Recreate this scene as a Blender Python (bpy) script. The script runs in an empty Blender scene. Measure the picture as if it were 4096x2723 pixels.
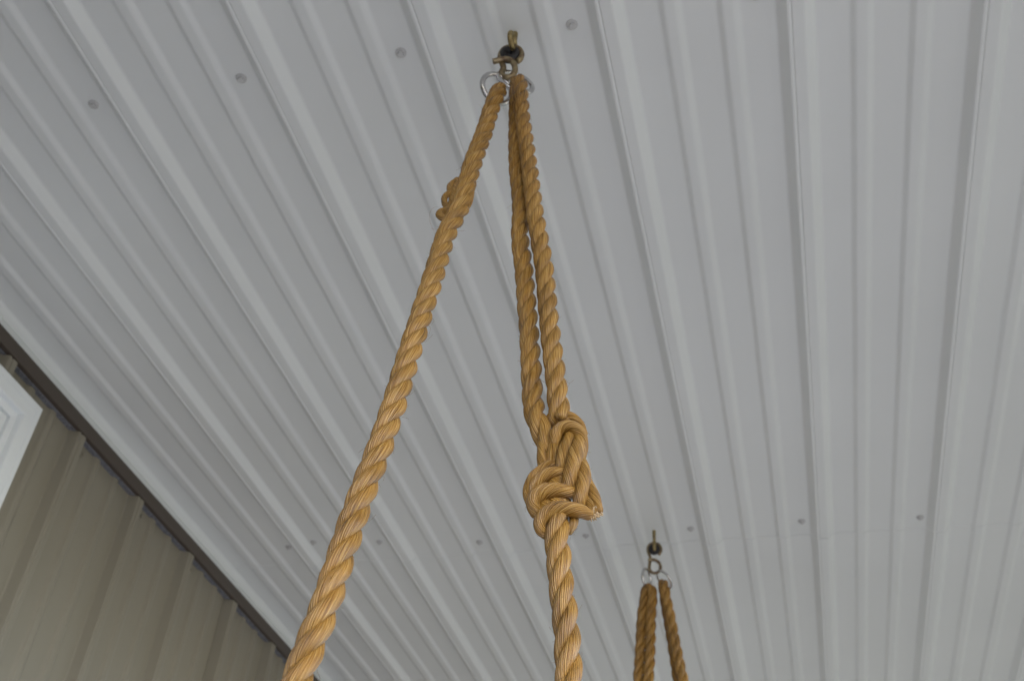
import bpy, math, random
from mathutils import Vector, Matrix
random.seed(7)
C = bpy.context.scene.collection
PI = math.pi

# ------------------------------------------------------------------ camera
RC = Matrix(((0.96944972, 0.09915804, 0.22435445),
             (0.23500929, -0.63749851, -0.73373448),
             (0.07026996, 0.76404407, -0.64132581)))
FPX, CX, CY, ZC = 4350.56, 2048.0, 1361.5, 1.245
EYE = Vector((0, 0, ZC))
cd = bpy.data.cameras.new('camera')
cam = bpy.data.objects.new('camera', cd); C.objects.link(cam)
m4 = RC.to_4x4(); m4.translation = EYE; cam.matrix_world = m4
cd.sensor_width = 36.0; cd.lens = FPX / 4096 * 36.0
cd.clip_start = 0.02; cd.clip_end = 2000
cd.dof.use_dof = True; cd.dof.focus_distance = 0.86; cd.dof.aperture_fstop = 12.5
bpy.context.scene.camera = cam

def at(px, py, d):
    """a point seen at this place of the photograph, d metres in front of the lens"""
    return EYE + RC @ Vector(((px - CX) / FPX * d, -(py - CY) / FPX * d, -d))

# ------------------------------------------------------------------ helpers
def mesh(name, verts, faces, mat, parent=None, smooth=True, uvs=None, loc=None):
    me = bpy.data.meshes.new(name)
    o0 = Vector(loc) if loc is not None else Vector((0, 0, 0))
    me.from_pydata([tuple(Vector(v) - o0) for v in verts], [], faces)
    if uvs is not None:
        lay = me.uv_layers.new(name='UVMap')
        flat = [c for f in uvs for uv in f for c in uv]
        lay.data.foreach_set('uv', flat)
    me.materials.append(mat)
    if smooth:
        me.polygons.foreach_set('use_smooth', [True] * len(me.polygons))
    me.update()
    o = bpy.data.objects.new(name, me); C.objects.link(o)
    o.location = o0
    if parent is not None:
        o.parent = parent
        o.matrix_parent_inverse = parent.matrix_world.inverted() if False else Matrix.Translation(-wloc(parent))
    return o

def wloc(o):
    """world place of an object that is only moved, never turned"""
    v = Vector(o.location)
    if o.parent is not None:
        v = v + Vector(o.matrix_parent_inverse.translation) + wloc(o.parent)
    return v

def tag(o, label=None, cat=None, group=None, kind=None):
    if label: o['label'] = label
    if cat: o['category'] = cat
    if group: o['group'] = group
    if kind: o['kind'] = kind
    return o

def thing(name, loc, label, cat, group=None):
    o = bpy.data.objects.new(name, None); C.objects.link(o)
    o.location = loc; o.empty_display_size = 0.05
    return tag(o, label, cat, group)

class MB:
    """collects shapes that belong to one mesh"""
    def __init__(s): s.v = []; s.f = []; s.uv = []
    def add(s, v, f, uv=None):
        b = len(s.v); s.v += [Vector(p) for p in v]
        s.f += [tuple(i + b for i in q) for q in f]
        s.uv += uv if uv is not None else [[(0.0, 0.0)] * len(q) for q in f]
    def box(s, a, b):
        x0, y0, z0 = a; x1, y1, z1 = b
        v = [(x0, y0, z0), (x1, y0, z0), (x1, y1, z0), (x0, y1, z0), (x0, y0, z1), (x1, y0, z1), (x1, y1, z1), (x0, y1, z1)]
        s.add(v, [(0, 3, 2, 1), (4, 5, 6, 7), (0, 1, 5, 4), (1, 2, 6, 5), (2, 3, 7, 6), (3, 0, 4, 7)])
    def build(s, name, mat, parent=None, smooth=True, loc=None):
        return mesh(name, s.v, s.f, mat, parent, smooth, s.uv, loc)

def bevel(o, w, n=2):
    b = o.modifiers.new('bevel', 'BEVEL'); b.width = w; b.segments = n; b.limit_method = 'ANGLE'; b.angle_limit = math.radians(40)
    return o

def spline(pts, step, extra=None):
    """Catmull-Rom through pts, resampled at about equal step; extra = values carried along"""
    P = [Vector(p) for p in pts]; E = extra or [0.0] * len(P)
    if len(P) == 2:
        P = [P[0], (P[0] + P[1]) / 2, P[1]]; E = [E[0], (E[0] + E[1]) / 2, E[1]]
    A = [P[0] * 2 - P[1]] + P + [P[-1] * 2 - P[-2]]
    F = [E[0]] + list(E) + [E[-1]]
    raw = []; ex = []
    for i in range(1, len(A) - 2):
        p0, p1, p2, p3 = A[i - 1:i + 3]
        n = max(6, int((p2 - p1).length / step * 3))
        for k in range(n):
            t = k / n
            raw.append(0.5 * ((2 * p1) + (p2 - p0) * t + (2 * p0 - 5 * p1 + 4 * p2 - p3) * t * t + (3 * p1 - p0 - 3 * p2 + p3) * t ** 3))
            tt = t * t * (3 - 2 * t); ex.append(F[i] * (1 - tt) + F[i + 1] * tt)
    raw.append(P[-1]); ex.append(E[-1])
    S = [0.0]
    for a, b in zip(raw, raw[1:]): S.append(S[-1] + (b - a).length)
    n = max(3, int(round(S[-1] / step))); out = []; oe = []; j = 0
    for k in range(n + 1):
        s = S[-1] * k / n
        while j < len(S) - 2 and S[j + 1] < s: j += 1
        t = (s - S[j]) / max(1e-9, S[j + 1] - S[j])
        out.append(raw[j].lerp(raw[j + 1], t)); oe.append(ex[j] * (1 - t) + ex[j + 1] * t)
    return out, oe, S[-1] / n

def tangents(P):
    n = len(P)
    return [(P[min(i + 1, n - 1)] - P[max(i - 1, 0)]).normalized() for i in range(n)]

def frames(P):
    T = tangents(P)
    a = Vector((0, 0, 1)) if abs(T[0].z) < 0.9 else Vector((1, 0, 0))
    N = [(a - T[0] * a.dot(T[0])).normalized()]
    for i in range(1, len(P)):
        v = N[-1] - T[i] * N[-1].dot(T[i]); N.append(v.normalized())
    return T, N, [t.cross(n) for t, n in zip(T, N)]

def sweep(mb, P, r, seg=16, e1=None, pitch=0.0, caps='flat', squash=None, wob=0.0, phase0=0.0, twist=1):
    """a tube along P with radius list r. UV: x = turns round the tube minus the yarn twist, y = length in metres"""
    if e1 is None:
        T, N, B = frames(P)
    else:
        T = tangents(P); N = [(n - t * n.dot(t)).normalized() for n, t in zip(e1, T)]; B = [t.cross(n) for t, n in zip(T, N)]
    P = list(P); r = list(r); n = len(P)
    L = [0.0]
    for a, b in zip(P, P[1:]): L.append(L[-1] + (b - a).length)
    rings = [(P[i], r[i], N[i], B[i], L[i]) for i in range(n)]
    if caps == 'round':
        def cap(i, sgn):
            res = []
            for a in (25, 50, 72, 86):
                a = math.radians(a)
                res.append((P[i] + T[i] * sgn * r[i] * 0.8 * math.sin(a), r[i] * math.cos(a), N[i], B[i], L[i] + sgn * r[i] * 0.8 * a))
            return res
        rings = cap(0, -1)[::-1] + rings + cap(n - 1, 1)
    v = []; f = []; uv = []
    for (p, rr, nn, bb, l) in rings:
        for k in range(seg):
            a = 2 * PI * k / seg
            w = 1.0
            if wob: w += wob * (math.sin(3 * a + l * 330 + phase0) * 0.5 + math.sin(2 * a - l * 210 + phase0 * 2) * 0.5)
            sx, sy = squash if squash else (1, 1)
            v.append(p + nn * (math.cos(a) * rr * w * sx) + bb * (math.sin(a) * rr * w * sy))
    def U(k, l): return k / seg + (twist * l / pitch if pitch else 0.0) + phase0
    for i in range(len(rings) - 1):
        l0, l1 = rings[i][4], rings[i + 1][4]
        for k in range(seg):
            k2 = (k + 1) % seg
            f.append((i * seg + k, i * seg + k2, (i + 1) * seg + k2, (i + 1) * seg + k))
            uv.append([(U(k, l0), l0), (U(k + 1, l0), l0), (U(k + 1, l1), l1), (U(k, l1), l1)])
    for i, rev in ((0, True), (len(rings) - 1, False)):
        idx = [i * seg + k for k in range(seg)]
        f.append(tuple(idx[::-1] if rev else idx)); uv.append([(U(k, rings[i][4]), rings[i][4]) for k in range(seg)])
    mb.add(v, f, uv)

# ------------------------------------------------------------------ materials
def nodemat(name):
    m = bpy.data.materials.new(name); m.use_nodes = True
    nt = m.node_tree
    return m, nt, nt.nodes['Principled BSDF']

def N(nt, typ, **kw):
    n = nt.nodes.new(typ)
    for k, v in kw.items():
        if k in n.inputs: n.inputs[k].default_value = v
        else: setattr(n, k, v)
    return n

def ramp(nt, src, stops):
    r = nt.nodes.new('ShaderNodeValToRGB')
    e = r.color_ramp.elements
    while len(e) < len(stops): e.new(0.5)
    for el, (p, c) in zip(e, stops):
        el.position = p; el.color = (*c, 1) if len(c) == 3 else c
    nt.links.new(src, r.inputs[0]); return r

def math_(nt, op, a, b=None):
    n = nt.nodes.new('ShaderNodeMath'); n.operation = op
    for i, x in enumerate((a, b)):
        if x is None: continue
        if isinstance(x, (int, float)): n.inputs[i].default_value = x
        else: nt.links.new(x, n.inputs[i])
    return n.outputs[0]

def mixc(nt, fac, a, b, blend='MIX'):
    n = nt.nodes.new('ShaderNodeMix'); n.data_type = 'RGBA'; n.blend_type = blend
    for s, x in ((n.inputs[0], fac), (n.inputs[6], a), (n.inputs[7], b)):
        if isinstance(x, (int, float)): s.default_value = x
        elif isinstance(x, tuple): s.default_value = (*x, 1)
        else: nt.links.new(x, s)
    return n.outputs[2]

def painted_metal(name, col, rough=0.38, specks=False, wave=0.25, stain=None, var=0.05):
    m, nt, b = nodemat(name); L = nt.links
    tc = N(nt, 'ShaderNodeTexCoord'); geo = N(nt, 'ShaderNodeNewGeometry')
    n1 = N(nt, 'ShaderNodeTexNoise', Scale=2.3, Detail=4.0); L.new(geo.outputs['Position'], n1.inputs['Vector'])
    lo = tuple(c * (1 - var) for c in col); hi = tuple(min(1, c * (1 + var)) for c in col)
    r = ramp(nt, n1.outputs[0], [(0.3, lo), (0.7, hi)])
    colr = r.outputs[0]
    if stain:
        mp = N(nt, 'ShaderNodeMapping'); mp.inputs['Scale'].default_value = stain[2]
        L.new(geo.outputs['Position'], mp.inputs[0])
        n3 = N(nt, 'ShaderNodeTexNoise', Scale=1.0, Detail=6.0, Roughness=0.65); L.new(mp.outputs[0], n3.inputs['Vector'])
        k = ramp(nt, n3.outputs[0], [(0.47, (0, 0, 0)), (0.72, (stain[1],) * 3)])
        colr = mixc(nt, k.outputs[0], colr, stain[0])
    if specks:
        vo = N(nt, 'ShaderNodeTexVoronoi', Scale=9.0); L.new(geo.outputs['Position'], vo.inputs['Vector'])
        n4 = N(nt, 'ShaderNodeTexNoise', Scale=260.0, Detail=1.0); L.new(geo.outputs['Position'], n4.inputs['Vector'])
        dd = math_(nt, 'ADD', vo.outputs['Distance'], math_(nt, 'MULTIPLY', n4.outputs[0], 0.03))
        wn = N(nt, 'ShaderNodeSeparateColor'); L.new(vo.outputs['Color'], wn.inputs[0])
        near = math_(nt, 'LESS_THAN', dd, 0.026)
        keep = math_(nt, 'LESS_THAN', wn.outputs[0], 0.42)
        colr = mixc(nt, math_(nt, 'MULTIPLY', math_(nt, 'MULTIPLY', near, keep), 0.6), colr, (0.13, 0.11, 0.09))
    L.new(colr, b.inputs['Base Color'])
    b.inputs['Roughness'].default_value = rough
    n2 = N(nt, 'ShaderNodeTexNoise', Scale=5.0, Detail=2.0); L.new(geo.outputs['Position'], n2.inputs['Vector'])
    bp = N(nt, 'ShaderNodeBump', Strength=wave, Distance=0.004); L.new(n2.outputs[0], bp.inputs['Height'])
    n5 = N(nt, 'ShaderNodeTexNoise', Scale=900.0, Detail=1.0); L.new(geo.outputs['Position'], n5.inputs['Vector'])
    bp2 = N(nt, 'ShaderNodeBump', Strength=0.05, Distance=0.0005); L.new(n5.outputs[0], bp2.inputs['Height'])
    L.new(bp.outputs[0], bp2.inputs['Normal']); L.new(bp2.outputs[0], b.inputs['Normal'])
    return m

def rope_mat(name, pale, mid, dark, yarns=20):
    m, nt, b = nodemat(name); L = nt.links
    uv = N(nt, 'ShaderNodeUVMap', uv_map='UVMap')
    sp = N(nt, 'ShaderNodeSeparateXYZ'); L.new(uv.outputs[0], sp.inputs[0])
    x, y = sp.outputs[0], sp.outputs[1]
    # rounded yarn ridges
    ph = math_(nt, 'MULTIPLY', x, yarns * PI)
    ridge = math_(nt, 'POWER', math_(nt, 'ABSOLUTE', math_(nt, 'SINE', ph)), 0.6)
    def fibre(fx, fy, detail, off):
        c = N(nt, 'ShaderNodeCombineXYZ')
        L.new(math_(nt, 'MULTIPLY', x, fx), c.inputs[0]); L.new(math_(nt, 'MULTIPLY', y, fy), c.inputs[1]); c.inputs[2].default_value = off
        n = N(nt, 'ShaderNodeTexNoise', Scale=1.0, Detail=detail, Roughness=0.6); L.new(c.outputs[0], n.inputs['Vector'])
        return n.outputs[0]
    f1 = fibre(yarns * 3.2, 26.0, 3.0, 0.0)
    f2 = fibre(yarns * 1.0, 55.0, 2.0, 3.3)
    f3 = fibre(2.0, 22.0, 2.0, 7.1)
    mixv = math_(nt, 'ADD', math_(nt, 'MULTIPLY', f1, 0.75), math_(nt, 'MULTIPLY', f2, 0.25))
    r = ramp(nt, mixv, [(0.35, dark), (0.48, mid), (0.64, pale)])
    r2 = ramp(nt, f3, [(0.33, (0.72, 0.70, 0.66)), (0.5, (0.97, 0.97, 0.95)), (0.68, (1.12, 1.12, 1.15))])
    base = mixc(nt, 1.0, r.outputs[0], r2.outputs[0], 'MULTIPLY')
    L.new(base, b.inputs['Base Color'])
    b.inputs['Roughness'].default_value = 0.27
    b.inputs['Specular IOR Level'].default_value = 0.5
    h = math_(nt, 'ADD', math_(nt, 'MULTIPLY', math_(nt, 'MULTIPLY', ridge, f2), 1.0), math_(nt, 'MULTIPLY', f1, 0.8))
    bp = N(nt, 'ShaderNodeBump', Strength=1.0, Distance=0.0013); L.new(h, bp.inputs['Height'])
    L.new(bp.outputs[0], b.inputs['Normal'])
    return m

def metal(name, col, rough, var=None, scale=60.0):
    m, nt, b = nodemat(name); L = nt.links
    b.inputs['Metallic'].default_value = 1.0
    geo = N(nt, 'ShaderNodeNewGeometry')
    n = N(nt, 'ShaderNodeTexNoise', Scale=scale, Detail=4.0); L.new(geo.outputs['Position'], n.inputs['Vector'])
    r = ramp(nt, n.outputs[0], [(0.35, var or tuple(c * 0.8 for c in col)), (0.62, col)]); L.new(r.outputs[0], b.inputs['Base Color'])
    rr = ramp(nt, n.outputs[0], [(0.3, (rough * 1.3,) * 3), (0.7, (rough * 0.8,) * 3)]); L.new(rr.outputs[0], b.inputs['Roughness'])
    bp = N(nt, 'ShaderNodeBump', Strength=0.15, Distance=0.0006); L.new(n.outputs[0], bp.inputs['Height']); L.new(bp.outputs[0], b.inputs['Normal'])
    return m

def plain(name, col, rough, scale=20.0, var=0.15, bump=0.2, dist=0.002):
    m, nt, b = nodemat(name); L = nt.links
    geo = N(nt, 'ShaderNodeNewGeometry')
    n = N(nt, 'ShaderNodeTexNoise', Scale=scale, Detail=6.0); L.new(geo.outputs['Position'], n.inputs['Vector'])
    r = ramp(nt, n.outputs[0], [(0.3, tuple(c * (1 - var) for c in col)), (0.7, tuple(c * (1 + var) for c in col))]); L.new(r.outputs[0], b.inputs['Base Color'])
    b.inputs['Roughness'].default_value = rough
    bp = N(nt, 'ShaderNodeBump', Strength=bump, Distance=dist); L.new(n.outputs[0], bp.inputs['Height']); L.new(bp.outputs[0], b.inputs['Normal'])
    return m

M_CEIL = painted_metal('white_painted_steel', (0.765, 0.785, 0.775), 0.36, specks=True, wave=0.22, var=0.028)
M_WALL = painted_metal('tan_painted_steel', (0.262, 0.241, 0.188), 0.42, wave=0.12, var=0.03,
                       stain=((0.17, 0.145, 0.09), 0.10, (7.0, 7.0, 0.5)))
M_BROWN = painted_metal('dark_brown_trim_steel', (0.080, 0.063, 0.049), 0.45, wave=0.1)
M_BLUEGREY = plain('blue_grey_matte', (0.17, 0.175, 0.20), 0.95, 180.0, 0.35, 0.6, 0.003)  # blue-grey of the lit trim underside set as colour; wall core uses it too
M_VINYL = painted_metal('white_vinyl', (0.83, 0.87, 0.89), 0.34, wave=0.03, var=0.01)
M_ROPE = rope_mat('manila_rope', (0.62, 0.38, 0.122), (0.34, 0.168, 0.025), (0.095, 0.038, 0.004))
M_FRAY = plain('frayed_fibre', (0.50, 0.36, 0.20), 0.8, 900.0, 0.55, 0.8, 0.001)
M_ZINC = metal('yellow_zinc_steel', (0.45, 0.36, 0.18), 0.48, (0.28, 0.21, 0.10), 160.0)
M_SHOOK = metal('tarnished_zinc_steel', (0.38, 0.31, 0.19), 0.46, (0.18, 0.12, 0.08), 130.0)
M_CHROME = metal('bright_steel', (0.68, 0.67, 0.67), 0.16, (0.50, 0.49, 0.50), 60.0)
M_RUBBER = plain('black_rubber', (0.014, 0.012, 0.013), 0.5, 200.0, 0.3, 0.3, 0.0006)
M_DECK = plain('grey_brown_deck', (0.10, 0.10, 0.115), 0.7, 6.0, 0.2)
M_GRAVEL = plain('pale_gravel', (0.18, 0.18, 0.185), 0.95, 40.0, 0.3, 0.5, 0.01)
M_GRASS = plain('lawn', (0.068, 0.070, 0.050), 0.9, 8.0, 0.4)
mg, ntg, bg = nodemat('window_glass')
bg.inputs['Base Color'].default_value = (0.02, 0.025, 0.03, 1); bg.inputs['Roughness'].default_value = 0.03
bg.inputs['Specular IOR Level'].default_value = 0.8
M_GLASS = mg

# ------------------------------------------------------------------ the setting
HC = ZC + 1.1952            # flat of the ceiling panels
PITCH = 0.2286; X0 = -0.8593
XR, Y0, Y1 = 0.80, -0.38, 5.0
YSEAM = 2.075

def sheet(name, x0, x1, y0, y1, z, mat, th):
    b = MB(); b.box((x0, y0, z - th), (x1, y1, z)); return tag(b.build(name, mat, smooth=False), kind='structure')
g = MB(); R_ = 900
g.add([(-R_, -R_, -0.13), (R_, -R_, -0.13), (R_, R_, -0.13), (-R_, R_, -0.13)], [(0, 1, 2, 3)])
tag(g.build('ground', M_GRASS, smooth=False), kind='structure')
sheet('porch_floor', -1.285, 1.0, -0.30, 6.0, 0.0, M_DECK, 0.12)
sheet('bounce_gravel', -6.0, 7.0, -9.0, -0.31, -0.06, M_GRAVEL, 0.06)  # unseen gravel, added to bounce low light onto the ropes

# ---- ribbed panel profile: list of (offset along, height out of the flat)
def fillet(pts, r=0.0022):
    out = [pts[0]]
    for a, b, c in zip(pts, pts[1:], pts[2:]):
        a, b, c = Vector(a), Vector(b), Vector(c)
        d1, d2 = (a - b), (c - b)
        q = min(r, d1.length * 0.4, d2.length * 0.4)
        p, s = b + d1.normalized() * q, b + d2.normalized() * q
        out += [tuple(p), tuple(b * 0.5 + p * 0.25 + s * 0.25), tuple(s)]
    out.append(pts[-1]); return out
HR, HM = 0.0122, 0.0042
RIB = [(0.0, 0), (0.0125, HR), (0.0155, HR), (0.0165, HR - 0.0012), (0.0178, HR - 0.0012), (0.0188, HR), (0.034, HR), (0.0465, 0)]
def minor(o): return [(o, 0), (o + 0.007, HM), (o + 0.0205, HM), (o + 0.0285, 0)]
UNIT = RIB + minor(0.0878) + minor(0.1580)
def profile(k0, k1):
    p = [(X0 + k0 * PITCH - 0.008, 0.0)]
    for k in range(k0, k1):
        p += [(X0 + k * PITCH + a, h) for a, h in UNIT]
    p.append((X0 + k1 * PITCH - 0.008, 0.0))
    return fillet(p)

def extrude(prof, place, n0, n1, seg=1):
    m = len(prof); v = []; f = []
    for j in range(seg + 1):
        t = n0 + (n1 - n0) * j / seg
        v += [place(a, h, t) for a, h in prof]
    for j in range(seg):
        for i in range(m - 1):
            f.append((j * m + i, j * m + i + 1, (j + 1) * m + i + 1, (j + 1) * m + i))
    return v, f

ceiling = thing('porch_ceiling', (0, 0, HC), 'white ribbed metal ceiling above the ropes, its panels screwed up in rows', 'ceiling')
ranges = [(-2, 2), (2, 6), (6, 10)]
WALLX = -1.285
for (k0, k1) in ranges:
    for (a, b, dz) in ((Y0, YSEAM + 0.12, 0.0), (YSEAM, Y1, -0.0010)):
        prof = profile(k0, k1)
        prof = [(max(min(x, XR), WALLX - 0.02), h) for x, h in prof]
        v, f = extrude(prof, lambda x, h, t: (x + (0.0004 if dz else 0), t, HC + dz - h), a, b, 1)
        if dz:                                                       # the cut edge of the sheet that laps over
            e0, m_ = len(v), len(prof)
            v = v + [(p[0], p[1], p[2] + 0.0009) for p in v[:m_]]
            f = f + [(i, i + 1, e0 + i + 1, e0 + i) for i in range(m_ - 1)]
        o = mesh('panel', v, f, M_CEIL, ceiling, False)

def screw_mesh(name, p, axis, mat, parent, s=1.0, turn=0.0):
    """hex washer-head screw, pointing out along axis"""
    ax = Vector(axis).normalized(); u = ax.orthogonal().normalized(); w = ax.cross(u)
    b = MB()
    def lathe(prof, seg, rot=0.0):
        v = []; f = []
        for (r, h) in prof:
            for k in range(seg):
                a = 2 * PI * k / seg + rot
                v.append(Vector(p) + (u * math.cos(a) + w * math.sin(a)) * r * s + ax * h * s)
        n = len(prof)
        for i in range(n - 1):
            for k in range(seg):
                f.append((i * seg + k, i * seg + (k + 1) % seg, (i + 1) * seg + (k + 1) % seg, (i + 1) * seg + k))
        f.append(tuple((n - 1) * seg + k for k in range(seg)))
        b.add(v, f)
    lathe([(0.0075, -0.001), (0.0075, 0.0016), (0.0071, 0.0021), (0.0052, 0.0026)], 28)
    lathe([(0.0043, 0.001), (0.0043, 0.0060), (0.0036, 0.0068)], 6, turn)
    o = b.build(name, mat, parent, False, loc=p)
    return o
M_SCREW = painted_metal('painted_screw', (0.55, 0.55, 0.54), 0.35, wave=0.02)
for k in (-1, 0, 1, 2, 3, 4):
    screw_mesh('screw', (X0 + PITCH * (k - 0.098), 0.7735 + random.uniform(-.002, .002), HC), (random.uniform(-.06, .06), random.uniform(-.06, .06), -1), M_SCREW, ceiling, 1.0, random.uniform(0, 1))
for (x, y) in ((-0.652, 2.027), (-0.877, 2.000), (-1.029, 1.984), (-1.0957, 1.998), (-0.4135, 2.026), (-0.1884, 2.024), (0.0392, 2.0205), (0.2713, 2.033), (0.50, 2.03)):
    screw_mesh('screw', (x, y, HC), (random.uniform(-.1, .1), random.uniform(-.1, .1), -1), M_SCREW, ceiling, 1.0, random.uniform(0, 1))
# white channel where the ceiling meets the wall
b = MB()
prof = [(-1.292, HC + 0.004), (-1.287, HC - 0.002), (-1.2715, HC - 0.0335), (-1.2700, HC - 0.0345), (-1.2690, HC - 0.0385), (-1.2720, HC - 0.0395), (-1.29, HC - 0.036)]
v, f = extrude(fillet(prof, 0.001), lambda x, z, t: (x, t, z), Y0, Y1, 1)
b.add(v, f); b.build('edge_trim', M_CEIL, ceiling, False)

# ------------------------------------------------------------------ house wall
wall = thing('house_wall', (WALLX, 2.0, 0), 'tan ribbed metal wall with brown top trim, running below the ceiling edge', 'wall')
YW0 = 1.4134
wz1 = ZC + 1.127
WY0, WY1 = YW0 - 7.8 * PITCH, 5.0
pts = [(WY0 - 0.01, 0.0)]
k = -7
while YW0 + (k + 1) * PITCH < WY1 + 0.3:
    q = YW0 + k * PITCH
    if k % 4 == 3: pts += [(q - 0.0045, 0.0), (q - 0.0035, -0.004), (q - 0.0015, -0.004)]   # open edge where two sheets lap
    pts += [(q, 0), (q + 0.010, 0.019), (q + 0.014, 0.019), (q + 0.0155, 0.017), (q + 0.0185, 0.017), (q + 0.020, 0.019), (q + 0.032, 0.019), (q + 0.043, 0)]
    for o in (0.0878, 0.1580): pts += [(q + o, 0), (q + o + 0.006, 0.0065), (q + o + 0.019, 0.0065), (q + o + 0.026, 0)]
    k += 1
pts = fillet(pts, 0.003)
WYL, WYR, WZL, WZT = 0.35, 1.3030, ZC - 0.35, ZC + 1.0895      # the window opening cut out of the sheets
def cut(a, b):
    """the profile between a and b"""
    def hat(y):
        for (p, h), (q, g) in zip(pts, pts[1:]):
            if p <= y <= q: return h + (g - h) * (y - p) / max(1e-9, q - p)
        return 0.0
    return [(a, hat(a))] + [p for p in pts if a < p[0] < b] + [(b, hat(b))]
wp = MB()
for (a, b, z0, z1) in ((pts[0][0], WYL + 0.008, 0.0, wz1), (WYR - 0.008, pts[-1][0], 0.0, wz1),
                       (WYL + 0.008, WYR - 0.008, 0.0, WZL + 0.008), (WYL + 0.008, WYR - 0.008, WZT - 0.008, wz1)):
    v, f = extrude(cut(a, b), lambda y, h, t: (WALLX + h, y, t), z0, z1, 1)
    wp.add(v, f)
wp.build('wall_panel', M_WALL, wall, False)
rt = MB(); rt.box((WALLX - 0.12, -0.52, 0.0), (-0.42, -0.40, HC + 0.15)); rt.build('light_block_wall', M_WALL, wall, False)  # unseen wall, added behind the camera to keep light off the rib faces
bk = MB(); bk.box((WALLX - 0.12, WY0, 0.0), (WALLX - 0.004, 5.0, HC + 0.15)); bk.build('wall_core', M_BLUEGREY, wall, False)
# brown channel over the panel tops: face and underside
tb = MB(); tb.box((WALLX - 0.003, WY0, wz1 + 0.0015), (WALLX + 0.0215, 5.0, HC - 0.040)); bevel(tb.build('top_trim', M_BROWN, wall, False), 0.0015)
# strip under it: light on the trim's underside, put in as blue-grey colour
v, f = extrude([(y, max(0, h - 0.004)) for y, h in pts], lambda y, h, t: (WALLX + 0.0012 + h * 0.2, y, t), wz1 - 0.0005, wz1 + 0.012, 2)
cs = MB(); cs.box((WALLX - 0.002, WY0, wz1 - 0.0012), (WALLX + 0.0110, 5.0, wz1 + 0.001)); cs.build('lit_underside_strip', M_BLUEGREY, wall, False)
for k in range(-1, 7):
    screw_mesh('screw', (WALLX + 0.0003, YW0 + k * PITCH + 0.0565, wz1 - 0.019), (1, 0, 0), M_BROWN if False else M_WALL, wall, 0.85, 0.3)

# ---- window
WXF = WALLX + 0.030
wy, wz = WYR, WZT
wyl, wzl = WYL, WZL
win = MB(); win.box((WALLX - 0.01, wyl + 0.02, wzl + 0.02), (WALLX + 0.001, wy - 0.02, wz - 0.02))
window = win.build('window', M_VINYL, wall, False)
def rect_frame(name, y0, y1, z0, z1, w, x0, x1, mat, bev):
    b = MB()
    b.box((x0, y0, z1 - w), (x1, y1, z1)); b.box((x0, y0, z0), (x1, y1, z0 + w))
    b.box((x0, y0, z0 + w), (x1, y0 + w, z1 - w)); b.box((x0, y1 - w, z0 + w), (x1, y1, z1 - w))
    return bevel(b.build(name, mat, window, False), bev)
def prof_frame(name, y0, y1, z0, z1, prof, mat):
    """a mitred frame; prof = (inset from the outside edge, x) points"""
    b = MB(); v = []; f = []
    corners = [(y0, z0, 1, 1), (y1, z0, -1, 1), (y1, z1, -1, -1), (y0, z1, 1, -1)]
    for (y, z, sy, sz) in corners:
        v += [(x, y + sy * d, z + sz * d) for d, x in prof]
    n = len(prof)
    for c in range(4):
        d = (c + 1) % 4
        for i in range(n - 1):
            f.append((c * n + i, d * n + i, d * n + i + 1, c * n + i + 1))
    b.add(v, f)
    return b.build(name, mat, window, False)
X_ = WXF
pf = [(0.0, WALLX - 0.002), (0.0, X_ - 0.0015), (0.0015, X_), (0.012, X_), (0.0125, X_ - 0.001), (0.0135, X_ - 0.001), (0.014, X_),
      (0.036, X_ + 0.001), (0.0375, X_ - 0.0005), (0.0385, X_ - 0.011), (0.049, X_ - 0.014), (0.050, X_ - 0.020), (0.052, X_ - 0.028)]
prof_frame('frame', wyl, wy, wzl, wz, pf, M_VINYL)
rect_frame('sash', wyl + 0.052, wy - 0.052, wzl + 0.052, wz - 0.052, 0.085, WALLX + 0.0015, X_ - 0.016, M_VINYL, 0.003)
pn = MB(); pn.box((WALLX + 0.002, wyl + 0.12, wzl + 0.12), (WALLX + 0.006, wy - 0.12, wz - 0.12)); pn.build('pane', M_GLASS, window, False)

# ------------------------------------------------------------------ ropes
D = 0.0184
LAY = 3.8 * D
YARN = 2.7 * D
def rope(mb, pts, lay=LAY, d=D, phase=0.0, step=0.0022, seg=26, radii=None, hairs=0):
    P, ex, st = spline(pts, step, radii or [1.0] * len(pts))
    T, Nn, B = frames(P)
    for s in range(3):
        Q = []; E1 = []
        for i, p in enumerate(P):
            a = phase + 2 * PI * s / 3 + 2 * PI * (i * st) / lay
            dv = Nn[i] * math.cos(a) + B[i] * math.sin(a)
            jit = 1 + 0.04 * math.sin(i * st * 61 + s * 2.1) + 0.03 * math.sin(i * st * 143 + s)
            Q.append(p + dv * (0.252 * d * ex[i] * jit)); E1.append(-dv)
        rr = [0.255 * d * ex[i] * (1 + 0.035 * math.sin(i * st * 83 + s * 1.7 + phase)) for i in range(len(P))]
        sweep(mb, Q, rr, seg, E1, YARN, 'round', (1.0, 1.10), wob=0.03, phase0=s * 0.37 + phase)
    for h in range(hairs):
        i = random.randrange(4, len(P) - 4); a = random.uniform(0, 2 * PI)
        dv = Nn[i] * math.cos(a) + B[i] * math.sin(a)
        hair(mb, P[i] + dv * d * 0.44 * ex[i], dv, T[i])
    return P
def hair(mb, p, out, along, ln=None):
    ln = ln or random.choice((0.002, 0.003, 0.004, 0.005, 0.008))
    s = random.choice((-1, 1)); side = out.cross(along)
    c1 = p + out * ln * 0.35 + along * s * ln * 0.4 + side * random.uniform(-.3, .3) * ln
    c2 = p + out * ln * random.uniform(0.2, 0.9) + along * s * ln * random.uniform(.5, 1.1) + side * random.uniform(-.6, .6) * ln
    P, _, _ = spline([p, c1, c2], ln / 5)
    sweep(mb, P, [0.00009] * len(P), 3)

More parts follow.
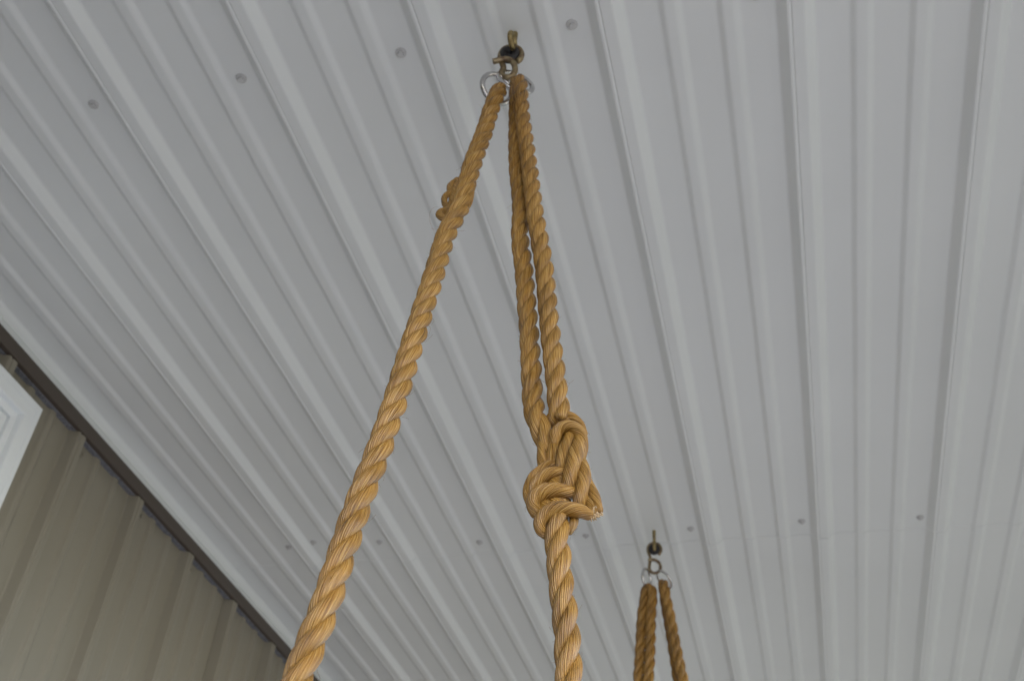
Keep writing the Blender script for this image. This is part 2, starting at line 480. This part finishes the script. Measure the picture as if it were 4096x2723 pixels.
def strand(mb, pts, seg=26, squash=None, step=0.0016):
    """pts: (3-D point, radius)"""
    P, r, st = spline([p for p, _ in pts], step, [q for _, q in pts])
    sweep(mb, P, r, seg, None, YARN * 1.3, 'round', squash or (random.uniform(.92, 1.0), random.uniform(1.0, 1.08)), wob=0.055, phase0=random.random())

def dL(py): return 80.06 / (59.7 + 0.02763 * (py - 300))
def dR(py): return 80.06 / (60.2 + 0.02059 * (py - 330))

# --- near ropes ------------------------------------------------------
front = [(2090, 472), (2113, 644), (2138, 836), (2158, 951), (2180, 1104), (2199, 1308), (2225, 1512), (2235, 1614), (2240, 1680)]
rear = [(2065, 472), (2068, 644), (2083, 836), (2081, 951), (2099, 1104), (2115, 1308), (2127, 1512), (2133, 1600), (2146, 1674), (2176, 1742), (2203, 1805), (2217, 1860), (2220, 1930)]
U1 = 0.41467
def kn(u, v, w):
    px, py = 1950 + u * U1, 1550 + v * U1
    d = dR(py); return at(px, py, d - w * U1 / FPX * d)
def kr(v): return v * U1 / FPX * 0.865

ropeR = thing('swing_rope', at(2235, 2000, dR(2000)), 'tan rope hanging from the near hook, doubled above its large knot', 'rope', 'twisted swing ropes')
mb = MB()
loop = [at(x, y, dR(y) + (0.013 if y < 1650 else 0.006)) for x, y in rear[::-1]]
loop += [at(2066, 400, dR(400) + 0.012), at(2066, 345, dR(345) + 0.006), at(2072, 325, dR(325) - 0.006), at(2081, 352, dR(350) - 0.013), at(2085, 410, dR(410) - 0.010)]
loop += [at(x, y, dR(y) - (0.006 if y < 1000 else 0.0)) for x, y in front]
rope(mb, loop, d=D * 1.03, hairs=190, phase=0.4)
mb.build('rope_loop', M_ROPE, ropeR)
mb = MB()
low = [kn(690, 1180, -20), kn(676, 1280, 10), kn(672, 1450, 0)] + [at(x, y, dR(y)) for x, y in ((2234, 2219), (2249, 2378), (2268, 2537), (2277, 2696), (2292, 2860), (2310, 3040))]
rope(mb, low, phase=2.2, hairs=70, radii=[1.05] * len(low))
mb.build('hanging_line', M_ROPE, ropeR)
mb = MB()
K = [
 [(600, 360, -90, 44), (622, 278, -5, 50), (715, 262, 25, 52), (815, 290, 20, 52), (888, 358, -10, 50), (925, 450, -60, 46)],
 [(645, 540, 5, 60), (668, 440, 45, 70), (735, 388, 72, 78), (825, 395, 78, 78), (893, 460, 60, 72), (918, 560, 30, 62), (905, 650, -10, 56), (880, 730, -50, 52)],
 [(790, 470, 45, 54), (760, 555, 75, 60), (727, 650, 78, 62), (706, 740, 55, 58), (700, 820, 0, 52)],
 [(885, 500, 55, 64), (862, 610, 95, 76), (832, 720, 104, 80), (802, 830, 98, 78), (782, 930, 72, 72), (775, 1010, 20, 66)],
 [(893, 690, 25, 54), (932, 780, 58, 62), (932, 880, 80, 70), (908, 990, 84, 72), (888, 1080, 62, 68), (880, 1150, 15, 60)],
 [(745, 822, 45, 58), (650, 818, 70, 62), (560, 842, 72, 62), (485, 900, 50, 60), (435, 985, 10, 56), (445, 1065, -40, 50)],
 [(680, 738, 5, 34), (595, 735, 30, 40), (505, 792, 28, 44), (435, 862, 20, 46), (392, 950, 5, 46), (385, 1040, -20, 46), (410, 1115, -55, 44)],
 [(835, 1015, 35, 66), (745, 1004, 80, 74), (640, 992, 92, 80), (540, 1005, 86, 80), (462, 1055, 60, 76), (440, 1130, 20, 70), (475, 1210, -20, 64)],
 [(975, 1222, 55, 58), (885, 1188, 88, 74), (775, 1170, 104, 78), (655, 1176, 108, 80), (565, 1216, 92, 78), (512, 1290, 60, 72), (515, 1365, 20, 64), (565, 1415, -25, 54)],
 [(515, 550, -20, 44), (522, 680, -8, 50), (535, 800, -35, 50)],
 [(835, 1240, -15, 46), (828, 1310, -12, 46), (785, 1385, -35, 40)],
 [(940, 860, -35, 52), (1000, 980, -12, 58), (1042, 1085, 0, 58), (1072, 1180, 6, 50)],
 [(900, 1020, -40, 56), (975, 1110, -10, 56), (1020, 1205, 14, 50)],
 [(700, 300, -90, 100), (800, 480, -95, 120), (760, 700, -95, 120), (700, 900, -90, 130), (680, 1100, -80, 130), (690, 1260, -70, 100)],
 [(880, 760, -70, 70), (890, 950, -70, 80), (900, 1120, -50, 70)],
 [(530, 820, -55, 70), (505, 960, -60, 90), (560, 1190, -55, 90), (620, 1300, -40, 80)],
]
for st in K:
    strand(mb, [(kn(u, v, w), kr(r)) for u, v, w, r in st])
camdir = (EYE - kn(700, 800, 0)).normalized(); up = RC @ Vector((0, 1, 0)); right = RC @ Vector((1, 0, 0))
for i in range(110):
    st = random.choice(K[:12]); j = random.randrange(len(st)); u, v, w, r = st[j]
    a = random.uniform(0, 2 * PI); o = (right * math.cos(a) + up * math.sin(a) + camdir * 0.3).normalized()
    hair(mb, kn(u, v, w) + o * kr(r) * 0.95, o, camdir.cross(o))
knot = mb.build('knot', M_ROPE, ropeR)
tag(knot, 'lumpy knot of twisted strands')
# the cut end of the tail: a tuft of short broken fibres
fb = MB()
for i in range(170):
    t = random.random()
    p = kn(975 + 100 * t + random.uniform(-14, 14), 1232 - 50 * t + random.uniform(-26, 22), 40 - 34 * t + random.uniform(-25, 25))
    dv = (right * random.uniform(0.15, 0.9) - up * random.uniform(0.2, 1.0) + camdir * random.uniform(-.4, .4)).normalized()
    ln = random.uniform(0.0015, 0.0048)
    P, _, _ = spline([p - dv * 0.003, p + dv * ln * .5, p + dv * ln + up.cross(dv) * random.uniform(-.0012, .0012)], 0.0012)
    sweep(fb, P, [random.uniform(0.0003, 0.0007)] * (len(P) - 1) + [0.0002], 5)
tag(fb.build('frayed_end', M_FRAY, knot), 'frayed brown and whitish cut end')

left = [(1960, 453), (1936, 530), (1893, 644), (1862, 759), (1836, 836), (1803, 900), (1779, 951), (1734, 1104), (1687, 1257), (1637, 1410), (1577, 1614),
        (1557, 1676), (1504, 1830), (1446, 1983), (1393, 2136), (1327, 2338), (1274, 2497), (1213, 2656), (1150, 2830), (1085, 3010)]
ropeL = thing('swing_rope', at(1446, 1983, dL(1983)), 'long tan rope slanting down left from the near hook, two small lumps on it', 'rope', 'twisted swing ropes')
mb = MB()
lp = [at(1862, 765, dL(765) + 0.017), at(1895, 650, dL(650) + 0.017), at(1937, 530, dL(530) + 0.016), at(1960, 455, dL(455) + 0.015), at(1984, 385, dL(385) + 0.013), at(1999, 362, dL(362)), at(1986, 385, dL(385) - 0.010)]
lp += [at(x, y, dL(y) - (0.004 if y < 700 else 0)) for x, y in left]
rope(mb, lp, d=D * 1.07, phase=1.1, hairs=230)
mb.build('rope_line', M_ROPE, ropeL)
mb = MB()
U2 = 0.38265
def kl(u, v, w):
    px, py = 1694 + u * U2, 300 + v * U2
    d = dL(py); return at(px, py, d - w * U2 / FPX * d)
def klr(r): return r * U2 / FPX * 1.08
KL = [
 [(400, 1090, -60, 38), (330, 1125, -45, 42), (282, 1165, -40, 40), (285, 1225, -50, 38), (340, 1250, -60, 34)],
 [(350, 1240, -40, 34), (275, 1236, -20, 36), (222, 1280, -14, 36), (222, 1345, -16, 34), (258, 1385, -26, 30)],
 [(300, 1320, -15, 28), (262, 1390, -10, 32), (235, 1450, -22, 32)],
 [(300, 1430, -50, 40), (215, 1425, -20, 42), (166, 1455, -10, 44), (200, 1492, -25, 42), (270, 1520, -55, 36)],
 [(455, 1110, -45, 36), (492, 1190, -40, 38), (488, 1290, -40, 38), (450, 1380, -45, 36), (390, 1470, -60, 34)],
 [(360, 1120, -70, 60), (330, 1280, -75, 66), (280, 1430, -75, 60), (230, 1560, -60, 44)],
 [(255, 1500, -45, 36), (205, 1590, -40, 38), (160, 1700, -48, 36), (120, 1810, -62, 30)],
]
for st in KL:
    strand(mb, [(kl(u, v, w), klr(r)) for u, v, w, r in st])
# one long loose fibre curling off the lump
P, _, _ = spline([kl(205, 1400, -10), kl(130, 1378, 0), kl(75, 1420, 0), kl(62, 1510, -10), kl(95, 1600, -20), kl(125, 1680, -40)], 0.002)
sweep(mb, P, [0.00009] * len(P), 4)
tag(mb.build('knot', M_ROPE, ropeL), 'small lumps of knotted strands')

# --- far ropes ---------------------------------------------------------
def dF(py): return 2.31 - 0.00036 * (py - 2122)
def far_rope(rearp, frontp, apex, label, off, loc):
    t = thing('swing_rope', at(*loc, dF(loc[1])), label, 'rope', 'twisted swing ropes')
    mb = MB()
    pts = [at(x, y, dF(y) + off) for x, y in rearp[::-1]] + [at(*apex, dF(apex[1]))] + [at(x, y, dF(y) - off) for x, y in frontp]
    rope(mb, pts, d=D * 1.20, lay=LAY * 1.14, phase=random.random() * 3, step=0.003, seg=16, hairs=60)
    mb.build('rope_loop', M_ROPE, t)
    return t
far_rope([(2581, 2366), (2577, 2400), (2567, 2479), (2561, 2608), (2554, 2723), (2546, 2860)],
         [(2609, 2374), (2607, 2410), (2603, 2479), (2600, 2608), (2594, 2723), (2588, 2860)], (2598, 2350),
         'short far tan rope under the small hook, two lines side by side', 0.004, (2575, 2600))
far_rope([(2654, 2350), (2660, 2400), (2674, 2479), (2696, 2608), (2714, 2723), (2736, 2860)],
         [(2657, 2352), (2666, 2400), (2684, 2479), (2708, 2608), (2733, 2723), (2760, 2860)], (2652, 2334),
         'short far tan rope slanting down right from the small hook', 0.012, (2700, 2600))

# ------------------------------------------------------------------ hooks and rings
def ring(name, px, py, d, ang, rad, cosr, wire, label, group, flip=1):
    c = at(px, py, d); cx = RC @ Vector((1, 0, 0)); cy = RC @ Vector((0, -1, 0)); cz = RC @ Vector((0, 0, 1))
    a = cx * math.cos(ang) + cy * math.sin(ang); p = cx * -math.sin(ang) + cy * math.cos(ang)
    sn = math.sqrt(1 - cosr * cosr); bvec = p * cosr + cz * sn * flip
    nrm = a.cross(bvec)
    mb = MB(); seg, rs = 64, 18; v = []; f = []
    for i in range(seg):
        t = 2 * PI * i / seg; o = a * math.cos(t) + bvec * math.sin(t)
        for k in range(rs):
            q = 2 * PI * k / rs
            v.append(c + o * (rad + wire * math.cos(q)) + nrm * wire * math.sin(q))
    for i in range(seg):
        for k in range(rs):
            f.append((i * rs + k, ((i + 1) % seg) * rs + k, ((i + 1) % seg) * rs + (k + 1) % rs, i * rs + (k + 1) % rs))
    mb.add(v, f)
    o = mb.build(name, M_CHROME, None, loc=c)
    return tag(o, label, 'ring', group)

def torus(mb, c, a, bv, rad, wire, seg=40, rs=16, thick=1.0):
    nrm = a.cross(bv).normalized(); v = []; f = []
    for i in range(seg):
        t = 2 * PI * i / seg; o = a * math.cos(t) + bv * math.sin(t)
        for k in range(rs):
            q = 2 * PI * k / rs; v.append(c + o * (rad + wire * math.cos(q)) + nrm * wire * thick * math.sin(q))
    for i in range(seg):
        for k in range(rs):
            f.append((i * rs + k, ((i + 1) % seg) * rs + k, ((i + 1) % seg) * rs + (k + 1) % rs, i * rs + (k + 1) % rs))
    mb.add(v, f)

def tube_obj(name, pts, r, mat, parent, seg=18):
    mb = MB(); P, _, _ = spline(pts, 0.0015); sweep(mb, P, [r] * len(P), seg)
    return mb.build(name, mat, parent)

# near hook: crop places u, v (0.1594 photo pixels each), w towards the lens
U3 = 0.15940
def hk(u, v, w, d0=1.368):
    px, py = 1900 + u * U3, 100 + v * U3
    d = d0 - (py - 230) * 0.00026
    return at(px, py, d - w * U3 / FPX * d0)
top = Vector((-0.2702, 0.7736, HC))
hook = thing('ceiling_hook', top, 'brass coloured screw eye at the top of the near ropes', 'hook', 'screw eyes in the ceiling')
e = top + Vector((0, 0, -0.030))
toward = Vector((-0.06, -1.0, 0)).normalized()
# shank straight out of the ceiling, then the wire bends round into an eye seen on edge
eyec = top + Vector((0.0, 0, -0.0245)) + toward * 0.0055
pts = [top + Vector((0, 0, 0.01)), top + Vector((0, 0, -0.008)), top + Vector((0, 0, -0.018))]
tube_obj('shank', pts, 0.0037, M_ZINC, hook)
P = []
down = Vector((0, 0, -1))
for i in range(0, 29):
    t = math.radians(-165 + i * 330 / 28.0)
    P.append(eyec + toward * math.sin(t) * 0.0100 + down * math.cos(t) * 0.0105)
mb = MB(); sweep(mb, P, [0.0035] * len(P), 16, caps='round'); mb.build('eye', M_ZINC, hook)

sh = thing('s_hook', hk(800, 1000, 0), 'tarnished s hook with open curled loop, hung above the near ropes', 'hook', 's hooks under the screw eyes')
path = [(1060, 925, -30), (1140, 850, -20), (1165, 720, -15), (1085, 600, -25), (930, 560, -60), (760, 600, -90), (655, 720, -90), (640, 860, -75), (690, 990, -55),
        (715, 1090, -40), (670, 1190, -25), (690, 1270, 0), (800, 1320, 30), (920, 1290, 55), (1000, 1170, 75), (995, 1030, 85), (920, 910, 90), (790, 860, 90), (640, 880, 80), (450, 925, 60)]
tube_obj('wire', [hk(*p) for p in path], 0.0038, M_SHOOK, sh)
mb = MB()
cx = RC @ Vector((1, 0, 0)); cy = RC @ Vector((0, -1, 0)); cz = RC @ Vector((0, 0, 1))
torus(mb, hk(875, 750, -60), (cx * 0.95 - cy * 0.05 + cz * 0.05).normalized(), (cy * 0.82 + cz * 0.57).normalized(), 0.0081, 0.0056, thick=1.1)
tag(mb.build('bushing', M_RUBBER, sh), 'black rubber bushing in the upper loop')

ring('ring', 1987, 356, 1.338, math.atan2(480, 310), 0.0202, 0.80, 0.0034, 'shiny steel ring on the left, holding the rope that slants left', 'steel rings on the hooks', 1)
ring('ring', 2061, 329, 1.350, math.atan2(300, 620), 0.0225, 0.58, 0.0034, 'shiny steel ring on the right, holding the doubled rope above the big knot', 'steel rings on the hooks', 1)

# far hook
topf = Vector((-0.2660, 2.0251, HC))
hook2 = thing('ceiling_hook', topf, 'small far screw eye in the ceiling above the short pair of ropes', 'hook', 'screw eyes in the ceiling')
tube_obj('shank', [topf + Vector((0, 0, 0.01)), topf + Vector((0, 0, -0.012)), topf + Vector((0, 0, -0.024))], 0.0036, M_ZINC, hook2, 12)
P = []
tw = Vector((0.12, -0.8, 0)).normalized(); ec = topf + Vector((0, 0, -0.034))
for i in range(29):
    t = math.radians(-165 + i * 330 / 28.0); P.append(ec + tw * math.sin(t) * 0.0115 + down * math.cos(t) * 0.0145)
mb = MB(); sweep(mb, P, [0.0033] * len(P), 12, caps='round'); mb.build('eye', M_ZINC, hook2)
U4 = 0.19139
def hf(u, v, w):
    px, py = 2520 + u * U4, 2100 + v * U4
    d = dF(py); return at(px, py, d - w * U4 / FPX * d)
sh2 = thing('s_hook', hf(500, 700, 0), 'small far s hook with a black bushing, above the short ropes', 'hook', 's hooks under the screw eyes')
path = [(605, 610, -10), (645, 520, -10), (615, 420, -20), (500, 370, -40), (395, 430, -50), (375, 530, -40), (410, 630, -25), (425, 720, -20), (405, 830, -15), (410, 930, 0), (480, 990, 15), (570, 985, 30), (635, 910, 40), (620, 800, 45), (550, 735, 45), (460, 715, 40), (375, 730, 30)]
tube_obj('wire', [hf(*p) for p in path], 0.0033, M_SHOOK, sh2, 12)
mb = MB(); torus(mb, hf(505, 500, 0), (cx * 1.0).normalized(), (cy * 0.85 + cz * 0.5).normalized(), 0.0068, 0.0056, 32, 12, 1.1)
tag(mb.build('bushing', M_RUBBER, sh2), 'black rubber bushing in the upper loop')
ring('ring', 2520 + 345 * U4, 2100 + 1110 * U4, dF(2312), math.radians(75), 0.0195, 0.47, 0.0026, 'thin far steel ring above the pair of side by side ropes', 'steel rings on the hooks', 1)
ring('ring', 2520 + 715 * U4, 2100 + 1130 * U4, dF(2316), math.radians(62), 0.0205, 0.50, 0.0026, 'thin far steel ring at the right of the small hook', 'steel rings on the hooks', -1)

# ------------------------------------------------------------------ light
w = bpy.data.worlds.new('World'); bpy.context.scene.world = w; w.use_nodes = True
nt = w.node_tree; bgn = nt.nodes['Background']
sky = nt.nodes.new('ShaderNodeTexSky'); sky.sky_type = 'NISHITA'; sky.sun_disc = False
ELEV, AZ = math.radians(50), math.radians(128)
sky.sun_elevation = ELEV; sky.sun_rotation = AZ; sky.air_density = 1.0; sky.dust_density = 3.0; sky.ozone_density = 1.0
nt.links.new(sky.outputs[0], bgn.inputs[0]); bgn.inputs[1].default_value = 0.15
sd = bpy.data.lights.new('sun', 'SUN'); sd.energy = 2.0; sd.angle = math.radians(0.5); sd.color = (1.0, 0.95, 0.88)
so = bpy.data.objects.new('sun', sd); C.objects.link(so)
dirv = Vector((math.sin(AZ) * math.cos(ELEV), math.cos(AZ) * math.cos(ELEV), math.sin(ELEV)))
so.rotation_euler = dirv.to_track_quat('Z', 'Y').to_euler(); so.location = (3, -3, 6)

sc = bpy.context.scene
sc.view_settings.view_transform = 'Standard'; sc.view_settings.look = 'None'
sc.view_settings.exposure = 1.93; sc.view_settings.gamma = 1.0
sc.render.engine = 'CYCLES'
sc.cycles.use_denoising = True
sc.cycles.max_bounces = 12; sc.cycles.diffuse_bounces = 8
